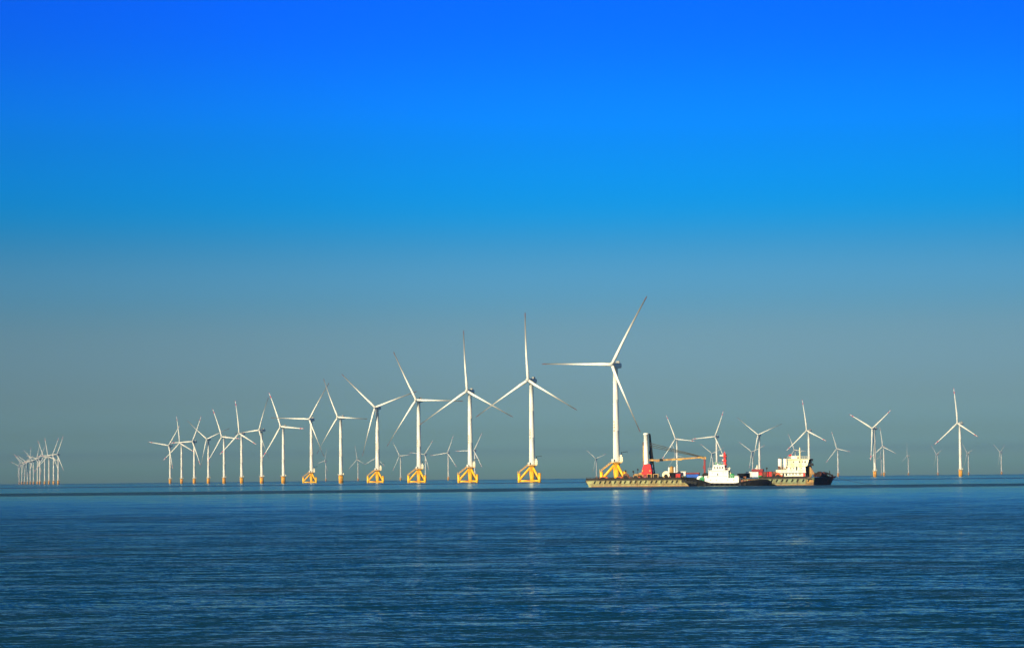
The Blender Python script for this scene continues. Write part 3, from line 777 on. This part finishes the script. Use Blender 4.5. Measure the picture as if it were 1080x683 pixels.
post(673.4, 4, 493.6, 'thin dark post just left of the crane')
post(808.8, 4, 493.8, 'thin dark post rising above the red containers near the deckhouse')
def open_frame(a, b, lab):
    Y = 1.6
    def fr(m):
        t = .28
        for yy in (Y, Y + 3):
            m.box(lx(a, Y), lx(b, Y), yy, yy + .3, lz(499.3) - t, lz(499.3)).box(lx(a, Y), lx(b, Y), yy, yy + .3, lz(504.3), lz(504.3) + t)
            m.box(lx(a, Y), lx(a, Y) + t, yy, yy + .3, lz(504.3) + t, lz(499.3) - t).box(lx(b, Y) - t, lx(b, Y), yy, yy + .3, lz(504.3) + t, lz(499.3) - t)
        for x in (lx(a, Y), lx(b, Y) - t): m.box(x, x + t, Y + .3, Y + 3, lz(499.3) - t, lz(499.3))
    def eng(m): bxp(m, a + .9, b - .9, 500.2, 504.3, Y + .6, 2)
    deck_thing('equipment_frame', lab, 'equipment frame', a, Y, [('frame', 'ochre', fr), ('generator', 'dark', eng)], 'yellow square frames')
open_frame(683.0, 688.0, 'yellow square frame round dark machinery, directly under the crane house')
open_frame(689.6, 695.1, 'yellow square frame round dark machinery, the one farther from the crane house')

# containers, ribbed
def container(px0, px1, yt, yb, Y, d, mt, lab, z0=None, ends=None):
    x0, x1 = lx(px0, Y), lx(px1, Y); zt, zb = lz(yt), max(lz(yb), zd + .02) if z0 is None else z0
    root, o = thing_at('shipping_container', (px0 + px1) / 2, Y, zb)
    m = LB(o); m.box(x0 + .1, x1 - .1, Y + .1, Y + d - .1, zb + .1, zt - .1)
    n = max(4, int((x1 - x0) / .35))
    for k in range(n):
        u = x0 + .2 + (x1 - x0 - .4) * k / n
        m.box(u, u + (x1 - x0 - .4) / n * .5, Y + .04, Y + .098, zb + .2, zt - .2)
    ob = m.build('body', M[mt], root)
    m = LB(o)
    for x in (x0, x1 - .16):
        for yy in (Y, Y + d - .16): m.box(x, x + .16, yy, yy + .16, zb, zt)
    for z in (zb, zt - .14):
        for yy in (Y, Y + d - .14): m.box(x0 + .16, x1 - .16, yy, yy + .13, z, z + .14)
    m.build('frame', M[ends or mt], root)
    m = LB(o); m.box(x1 - .09, x1 - .03, Y + .3, Y + d - .3, zb + .2, zt - .2)
    for k in range(4): yy = Y + .5 + k * (d - 1) / 3; m.tube((x1 - .01, yy, zb + .2), (x1 - .01, yy, zt - .2), .03, n=5)
    m.build('door', M[mt], root)
    tag(root, lab, 'container', 'containers on the barge deck'); return root
container(703.6, 706.4, 499.2, 504.3, 4, 2.4, 'shipred', 'narrow red container left of the black block under the white tank', ends='darkred')
container(712.2, 718.4, 499.2, 504.3, 4, 2.4, 'shipred', 'red container right of the black block under the white tank', ends='darkred')
container(713.2, 723.6, 497.0, 501.6, 9, 2.4, 'shipwhite', 'white container behind and above the red one', ends='cream')
container(724.0, 737.6, 499.8, 503.8, 7, 2.6, 'blue', 'long blue container beneath a dark red one', ends='dark')
container(723.6, 738.0, 498.4, 499.8, 7, 2.6, 'darkred', 'flat dark red container lying on the blue one', z0=lz(499.8) + .01)
container(778, 792.6, 499.8, 504.6, 6, 2.6, 'black', 'long black container behind the tug stern', ends='dark')
container(804.4, 808.4, 498.4, 504.2, 6, 3, 'rust', 'small rusty brown container between two red ones', ends='darkred')
container(800.2, 804.2, 498.0, 504.2, 6, 2.4, 'shipred', 'small red container right beside the white cabin', ends='darkred')
container(808.6, 814.2, 498.0, 504.0, 5, 2.4, 'shipred', 'red container closest to the cream deckhouse', ends='rust')
def blk(m): bxp(m, 706.4, 712.2, 498.2, 504.4, 3.4, 3)
def tankw(m):
    for a, b in ((705.4, 707.4), (711.2, 713.4)): m.lathe([((b - a) * .2, lz(498.2)), ((b - a) * .2, lz(492.8)), ((b - a) * .1, lz(492.4))], 12, (lx((a + b) / 2, 4.5), 4.5, 0))
def tanko(m): m.lathe([(.9, lz(498.2)), (.9, lz(492.6)), (.6, lz(492)), (.3, lz(491.4))], 14, (lx(709.4, 4.5), 4.5, 0))
deck_thing('pump_unit', 'black machine block topped by orange tank between white cylinders', 'pump unit', 706.4, 3.4, [('engine_block', 'black', blk), ('cylinder', 'shipwhite', tankw), ('tank', 'ochre', tanko)])
# white cabin with dark red roof
def cab(m): bxp(m, 791.4, 800.0, 498.2, 503.6, 6, 4)
def ledge(m): bxp(m, 786.6, 791.3, 498.0, 500.0, 6.2, 3); bxp(m, 788.4, 791.3, 500.0, 504.6, 6.6, 2)
def roofc(m): bxp(m, 793.0, 804.6, 495.4, 498.0, 5.6, 5)
def dav(m):
    m.tube((lx(799, 8), 8, lz(498)), (lx(799, 8), 8, lz(491.2)), .35, .25, n=8); m.tube((lx(799, 8), 8, lz(493.5)), (lx(797, 8), 8, lz(495)), .2, n=6)
cabin = deck_thing('deck_cabin', 'white deck cabin with overhanging dark red roof, amid the containers', 'cabin', 795, 6, [('wall', 'shipwhite', cab), ('side_ledge', 'shipwhite', ledge), ('roof', 'darkred', roofc), ('davit', 'cream', dav)])
deck_thing('storage_box', 'small green box at the foot of the red container beside the white cabin', 'box', 801, 4.6, [('body', 'green', lambda m: bxp(m, 799.8, 803.2, 502.6, 504.6, 4.6, 1.5)), ('lid', 'green', lambda m: bxp(m, 799.7, 803.3, 502.2, 502.6, 4.5, 1.7))])
winch(816.6, 3.0, 1.3, 'rust', 'rusty orange winch left of the cream deckhouse')
winch(820.0, 2.0, 1.0, 'deep_orange', 'low orange winch touching the cream deckhouse')

# low loose gear along the deck
def drum_barrel(px, Y, mt, lab):
    x = lx(px, Y)
    deck_thing('oil_drum', lab, 'drum', px, Y, [('shell', mt, lambda m: m.lathe([(.42, zd + .01), (.42, zd + .5), (.45, zd + .52), (.42, zd + .55), (.42, zd + 1.2)], 12, (x, Y, 0))), ('lid', 'dark', lambda m: m.lathe([(.38, zd + 1.201), (.38, zd + 1.24)], 12, (x, Y, 0)))], 'drums on the barge deck')
def crate(a, b, top, Y, mt, lab):
    deck_thing('gear_crate', lab, 'crate', a, Y, [('body', mt, lambda m: m.box(lx(a, Y), lx(b, Y), Y, Y + 1.6, zd + .01, lz(top), 0, .96)), ('lid', 'dark', lambda m: m.box(lx(a, Y) - .06, lx(b, Y) + .06, Y - .06, Y + 1.66, lz(top), lz(top) + .12))], 'gear crates on the barge deck')
crate(621.5, 625.5, 503.6, 1.6, 'dark', 'dark low crate at the very left end of the barge deck')
crate(628.0, 631.0, 503.0, 2.2, 'rust', 'rusty crate left of the nearest turbine base')
crate(643.0, 648.0, 503.2, 1.2, 'rust', 'rusty crate between the two low orange winches')
crate(664.6, 667.2, 502.4, 2.4, 'rust', 'rusty crate just right of the round winch drum')
crate(696.2, 699.6, 502.6, 2.4, 'black', 'black crate right of the yellow square frames')
crate(816.0, 818.6, 499.2, 7.5, 'ochre', 'tan crate behind the rusty winch beside the deckhouse')
crate(783.5, 787.0, 502.8, 2.0, 'rust', 'rusty crate in front of the long black container')
drum_barrel(634.0, 1.2, 'deep_orange', 'orange drum left of the first low orange winch')
drum_barrel(656.8, 1.4, 'deep_orange', 'orange drum between the second low orange winch and the rusty winch')
drum_barrel(701.3, 1.6, 'ochre', 'tan drum left of the red containers')
drum_barrel(721.0, 2.0, 'ochre', 'tan drum above the tug bow')

# --- crane
croot, co = thing_at('deck_crane', 683, 5, zd + .003)
tag(croot, 'deck crane with red house, tall white column and long ochre boom', 'crane')
Y = 5.0; cx = lx(683, Y)
m = LB(co)
m.lathe([(2.5, zd + .01), (2.5, lz(502)), (2.2, lz(501.4)), (2.2, lz(500))], 20, (cx, Y, 0))
auto_smooth(m.build('pedestal', M['darkred'], croot))
m = LB(co)
m.prism([(lx(677.4, Y - 2), lz(500.0)), (lx(688.2, Y - 2), lz(500.0)), (lx(688.0, Y - 2), lz(496.0)), (lx(686.6, Y - 2), lz(489.2)), (lx(679.6, Y - 2), lz(489.2)), (lx(677.8, Y - 2), lz(496.0))], Y - 2, Y + 2.4)
hs = m.build('crane_house', M['shipred'], croot); fix(hs)
for a, b in ((677.8, 679.4), (685.6, 687.2)):
    m = LB(co); m.lathe([(.36, -2.35), (.36, -2.004)], 12, (lx((a + b) / 2, Y - 2), Y, lz(496)), axis='Y'); fix(m.build('floodlight', M['ochre'], hs))
m = LB(co); r = 2.5 * S
m.lathe([(r * 1.15, lz(489.2)), (r * 1.15, lz(487.6)), (r, lz(487.5)), (r, lz(458)), (r * 1.2, lz(457.8)), (r * 1.2, lz(456.4)), (r * .8, lz(456.0))], 18, (cx, Y - 1.2, 0))
auto_smooth(m.build('column', M['shipwhite'], croot))
m = LB(co); bxp(m, 679.0, 681.1, 469, 487.5, Y - 1.4, 1.5); fix(m.build('counter_column', M['ochre'], croot))
m = LB(co); bxp(m, 678.9, 681.1, 465.6, 469, Y - 1.4, 1.5); bxp(m, 678.6, 681.2, 486.4, 489.2, Y - 1.5, 1.8); fix(m.build('bracket', M['rust'], croot))
m = LB(co)    # dark ladder frame with slanting back leg
def st(a, b, ya, yb, r, dy=0): m.tube((lx(a, Y), Y + dy, lz(ya)), (lx(b, Y), Y + dy, lz(yb)), r, n=6)
for dy in (.3, 1.7):
    st(685.8, 686.2, 456.4, 489, .16, dy); st(686.2, 691.0, 457, 503.8, .2, dy); st(686.2, 688.0, 470, 489, .18, dy)
    for k in range(9): ya = 462 + k * 4.4; st(685.8, 686.2 + (ya - 457) * .107, ya, ya + 1.6, .12, dy)
bxp(m, 685.4, 686.8, 475, 479.0, Y + .1, 1.4)
m.build('back_frame', M['dark'], croot)
Yb = Y - .9
m = LB(co)
bpts = [(685.0, 484.6, 1.5), (693.0, 484.9, 1.5), (697.3, 484.8, 1.6), (716, 484.0, 1.5), (741, 482.4, 1.3), (745.4, 482.6, 1.2)]
for (a, ya, h0), (b, yb, h1) in zip(bpts[:-1], bpts[1:]):
    m.add([(lx(a, Yb), Yb + q, lz(ya) + s * h0 / 2 * S * 1.25) for q in (-.4, .4) for s in (-1, 1)] + [(lx(b, Yb), Yb + q, lz(yb) + s * h1 / 2 * S * 1.25) for q in (-.4, .4) for s in (-1, 1)],
          [(0, 1, 3, 2), (4, 6, 7, 5), (0, 4, 5, 1), (2, 3, 7, 6), (1, 5, 7, 3), (0, 2, 6, 4)])
m.box(lx(692.5, Yb), lx(696.4, Yb), Yb - .5, Yb + .5, lz(486.6), lz(485.6)).box(lx(741, Yb), lx(745.8, Yb), Yb - .5, Yb + .5, lz(484.2), lz(482.9))
m.box(lx(716, Yb), lx(720, Yb), Yb - .44, Yb + .44, lz(485.3), lz(484.6))
bo = m.build('boom', M['ochre'], croot); fix(bo)
m = LB(co); m.box(lx(696.6, Yb), lx(700.2, Yb), Yb - .62, Yb + .62, lz(485.9), lz(483.5)); m.build('boom_joint', M['dark'], bo)
m = LB(co)
for dz, dy in ((0, -.6), (.9, -.6), (0, .6), (.9, .6), (-.9, 0)):
    m.tube((lx(686.6, Y), Y + dy, lz(468.6) + dz * .9), (lx(743.0, Yb), Yb + dy * .6, lz(482.3) + dz * .15), .13, n=5)
m.build('luffing_cable', M['cable'], croot)
m = LB(co); bxp(m, 743.0, 744.8, 484.4, 499.0, Yb - .4, .8); bxp(m, 742.2, 743.0, 491.2, 494.6, Yb - .3, .6); bxp(m, 742.4, 745.4, 499.0, 502.4, Yb - .6, 1.2)
fix(m.build('hanging_beam', M['darkred'], croot))

# --- tug alongside, bow to the left
tug_o = Matrix.Translation(barge.location) @ Matrix.Rotation(YAW, 4, 'Z') @ Vector((lx(720, -11), -11, 0))
tug = empty('tugboat', tug_o, YAW)
tag(tug, 'white and black tugboat with a red mast, moored against the near side of the barge', 'tugboat')
to = Vector((lx(720, -11), -11, 0))
TB = -11.0; TW = 9.6            # near side and beam
st_ = [(717.0, 502.6, 4.6, 1.3), (719.5, 502.9, 3.4, .9), (725, 503.4, 1.7, .35), (732, 504.4, .5, 0), (741, 506.6, 0, 0), (750, 509.5, 0, 0), (775, 509.9, 0, 0), (781, 508.8, 0, 0), (790, 507.0, .3, 0), (800, 506.2, 1.2, .1), (807, 506.4, 2.4, .3), (811.5, 508.6, 3.6, .6)]
v = []
for px, yt, ins, rake in st_:
    x = lx(px, TB); xb = x
    if px < 741: xb = x + (741 - px) * .20
    if px > 790: xb = x - (px - 790) * .12
    zt = lz(yt)
    a, b = TB + ins, TB + TW - ins
    ni = min(ins + rake * 2.2, 4.6); a2, b2 = TB + ni, TB + TW - ni
    v += [(xb, a2, -1.2), (x + (xb - x) * .4, TB + (ins + ni) / 2 if ni < 4.6 else TB + (ins + ni) / 2, zt * .45), (x, a, zt), (x, a + .22, zt), (x, a + .22, zt - .9), (x, b - .22, zt - .9), (x, b - .22, zt), (x, b, zt), (x + (xb - x) * .4, TB + TW - (ins + ni) / 2, zt * .45), (xb, b2, -1.2)]
n = 10
f = [(j * n + k, (j + 1) * n + k, (j + 1) * n + (k + 1) % n, j * n + (k + 1) % n) for j in range(len(st_) - 1) for k in range(n)]
f += [tuple(reversed(range(n))), tuple(range((len(st_) - 1) * n, len(st_) * n))]
th = link_mesh('hull', [Vector(q) - to for q in v], f, [M['black']], None, tug); fix(th)
# bow fender and side tyres
m = LB(to)
for i in range(5):
    px = 720.5 + i * 3.4; z = lz(504.6 + i * .55)
    m.lathe([(.62, -.3), (.75, -.1), (.62, .15), (.3, .15), (.3, -.3)], 12, (lx(px, TB), TB + [2.7, 1.9, 1.2, .6, .2][i] - .12, z - 1.0), axis='Y')
m.build('bow_fender', M['rubber'], tug)
for i in range(9):
    m = LB(to); m.lathe([(.5, -.3), (.62, -.12), (.5, .05), (.26, .05), (.26, -.3)], 12, (lx(744 + i * 5.2, TB), TB - .05, lz(511.2)), axis='Y'); fix(m.build('tyre_fender', M['rubber'], tug))
Yt = TB + 1.2; d1 = TW - 2.4
def tb(m, a, b, yt, yb, y=Yt, d=d1, top=1.0): return m.box(lx(a, y), lx(b, y), y, y + d, lz(yb), lz(yt), 0, top)
m = LB(to)
tb(m, 743.8, 779.0, 504.3, 510.2)
tb(m, 743.4, 746.2, 502.0, 504.3, Yt + .3, 6)
tb(m, 747.9, 768.4, 496.6, 504.3, Yt + .3, 6.4)
tb(m, 774.6, 778.8, 502.6, 504.3, Yt + .2, 5)
tb(m, 747.3, 769.0, 496.2, 496.6, Yt - .1, 7.2)
x0, x1 = 751.0, 764.6
m.prism([(lx(x0, Yt), lz(496.2)), (lx(x1, Yt), lz(496.2)), (lx(x1 - .5, Yt), lz(491.0)), (lx(x0 + 2.0, Yt), lz(491.0))], Yt + .7, Yt + 5.9)
tb(m, 752.6, 765.2, 490.5, 491.0, Yt + .4, 6)
tb(m, 756.5, 761.5, 489.6, 490.5, Yt + 2, 3)
sup = m.build('superstructure', M['shipwhite'], tug); fix(sup)
for a, b, y0_, y1_, y in ((753.6, 754.8, 492.6, 494.6, .7), (756.2, 757.4, 492.6, 494.6, .7), (758.9, 760.1, 492.6, 494.6, .7), (761.6, 762.8, 492.6, 494.6, .7),
                       (756.8, 757.7, 499.6, 501.7, .3), (751.4, 752.0, 498.4, 499.2, .3), (762.6, 763.2, 498.4, 499.2, .3), (765.6, 766.2, 498.4, 499.2, .3),
                       (749.6, 750.3, 506.0, 506.8, 0), (755.6, 756.3, 506.0, 506.8, 0), (767.4, 768.1, 506.0, 506.8, 0), (773.6, 774.3, 506.0, 506.8, 0)):
    m = LB(to); m.box(lx(a, Yt), lx(b, Yt), Yt + y - .06, Yt + y - .004, lz(y1_), lz(y0_)); m.build('window', M['glass'], sup)
m = LB(to)
for yb, xa, xb, y in ((496.2, 747.6, 768.6, Yt), (504.3, 744, 779, Yt + .1), (490.5, 753, 765, Yt + .5)):
    m.tube((lx(xa, y), y, lz(yb) + .9), (lx(xb, y), y, lz(yb) + .9), .04, n=5); k = xa
    while k <= xb: m.tube((lx(k, y), y, lz(yb)), (lx(k, y), y, lz(yb) + .9), .04, n=5); k += 2.2
m.build('railing', M['shipwhite'], sup)
m = LB(to); m.box(lx(757.8, Yt), lx(760.6, Yt), Yt + 1.4, Yt + 1.9, lz(491.0) + .25, lz(490.6) + .5); m.tube((lx(755.2, Yt), Yt + 2, lz(490.5)), (lx(755.2, Yt), Yt + 2, lz(488.6)), .14, n=6)
m.sphere((lx(755.2, Yt), Yt + 2, lz(488.8)), .42); m.build('searchlight', M['green'], tug)
Ym = Yt + 3
m = LB(to)
xc = lx(764.9, Ym)
m.box(xc - .55, xc + .55, Ym - .5, Ym + .5, lz(496.4), lz(486.5), 0, .82); m.box(xc - .42, xc + .42, Ym - .4, Ym + .4, lz(486.5), lz(478.2), 0, .8)
m.box(xc - .85, xc + .9, Ym - .8, Ym + .8, lz(482.2), lz(481.6)); m.box(xc - .8, xc + .8, Ym - .8, Ym + .8, lz(486.8), lz(485.9)); m.box(xc - .8, xc + 1.0, Ym - .8, Ym + .8, lz(491.0), lz(490.3))
m.tube((xc, Ym, lz(478.3)), (xc, Ym, lz(476.6)), .1, n=6); m.box(xc + .3, xc + 1.1, Ym - .4, Ym + .4, lz(497.6), lz(493.4))
mast = m.build('mast', M['shipred'], tug); fix(mast)
m = LB(to); m.box(xc - 2.0, xc - .46, Ym - .9, Ym + .3, lz(481.5), lz(480.2)).box(xc - 1.1, xc - .5, Ym - .4, Ym + .4, lz(486), lz(485)); m.build('radar', M['shipwhite'], mast)
m = LB(to); m.box(xc + .35, xc + .75, Ym - .3, Ym + .5, lz(493), lz(479.4)); m.build('mast_ladder', M['dark'], mast)
m = LB(to); xq = lx(769.6, Yt + 3); m.tube((xq, Yt + 3, lz(499)), (xq, Yt + 3, lz(493.2)), .35, .28, n=8).tube((xq - .5, Yt + 3, lz(494.4)), (xq + .5, Yt + 3, lz(494.4)), .15, n=6)
tb(m, 768.3, 771.0, 498.2, 504.3, Yt + 1.4, 2.2)
fix(m.build('exhaust_stack', M['cream'], tug))
m = LB(to); m.sphere((lx(772.6, Yt + 1.5), Yt + 1.5, lz(502.0)), 1.0, sq=(1.1, 1.1, .85)); m.box(lx(771, Yt + 1.5), lx(775, Yt + 1.5), Yt + 1, Yt + 2.4, lz(504.3), lz(502.6)); m.build('towing_gear', M['green'], tug)
# foredeck drum: green centre, white flange
Yd = TB + 2.4
m = LB(to); zc = lz(505.2); xd = lx(739.2, Yd)
m.lathe([(1.25, 0), (1.3, .12), (1.25, .3)], 18, (xd - .15, Yd - .35, zc), axis='Y'); m.lathe([(1.25, 0), (1.25, .25)], 18, (xd, Yd + 2.6, zc), axis='Y')
wd = m.build('winch_flange', M['shipwhite'], tug); fix(wd)
m = LB(to); m.lathe([(1.0, 0), (1.0, 2.7)], 16, (xd + .45, Yd - .1, zc), axis='Y'); m.lathe([(.55, 0), (.62, .3)], 12, (xd + .25, Yd - .75, zc), axis='Y'); m.box(xd - 1.3, xd + 1.5, Yd, Yd + 2.8, lz(508.4), zc - 1.0)
m.prism([(xd + .5, zc - 1.2), (xd + 1.5, zc - .8), (xd + 1.5, zc + .8), (xd + .5, zc + 1.1)], Yd - .4, Yd - .05)
fix(m.build('winch_drum', M['green'], tug))
m = LB(to); m.lathe([(1.3, 0), (1.3, 2.2)], 16, (lx(744.2, -4), -4, lz(502.0)), axis='Y'); m.box(lx(741.8, -4), lx(747, -4), -4, -1.8, lz(509), lz(502.6)); m.build('tow_winch', M['dark'], tug)
m = LB(to)
for px, w, h, mt in ((781, 1.2, .8, 0), (784.5, 1.0, .6, 0), (788, 1.4, .9, 0), (792, .8, .7, 0)): m.box(lx(px, Yt), lx(px, Yt) + w, Yt + .3, Yt + 2, lz(509.6), lz(508.3) + h, 0, .8)
m.build('deck_gear', M['rust'], tug)
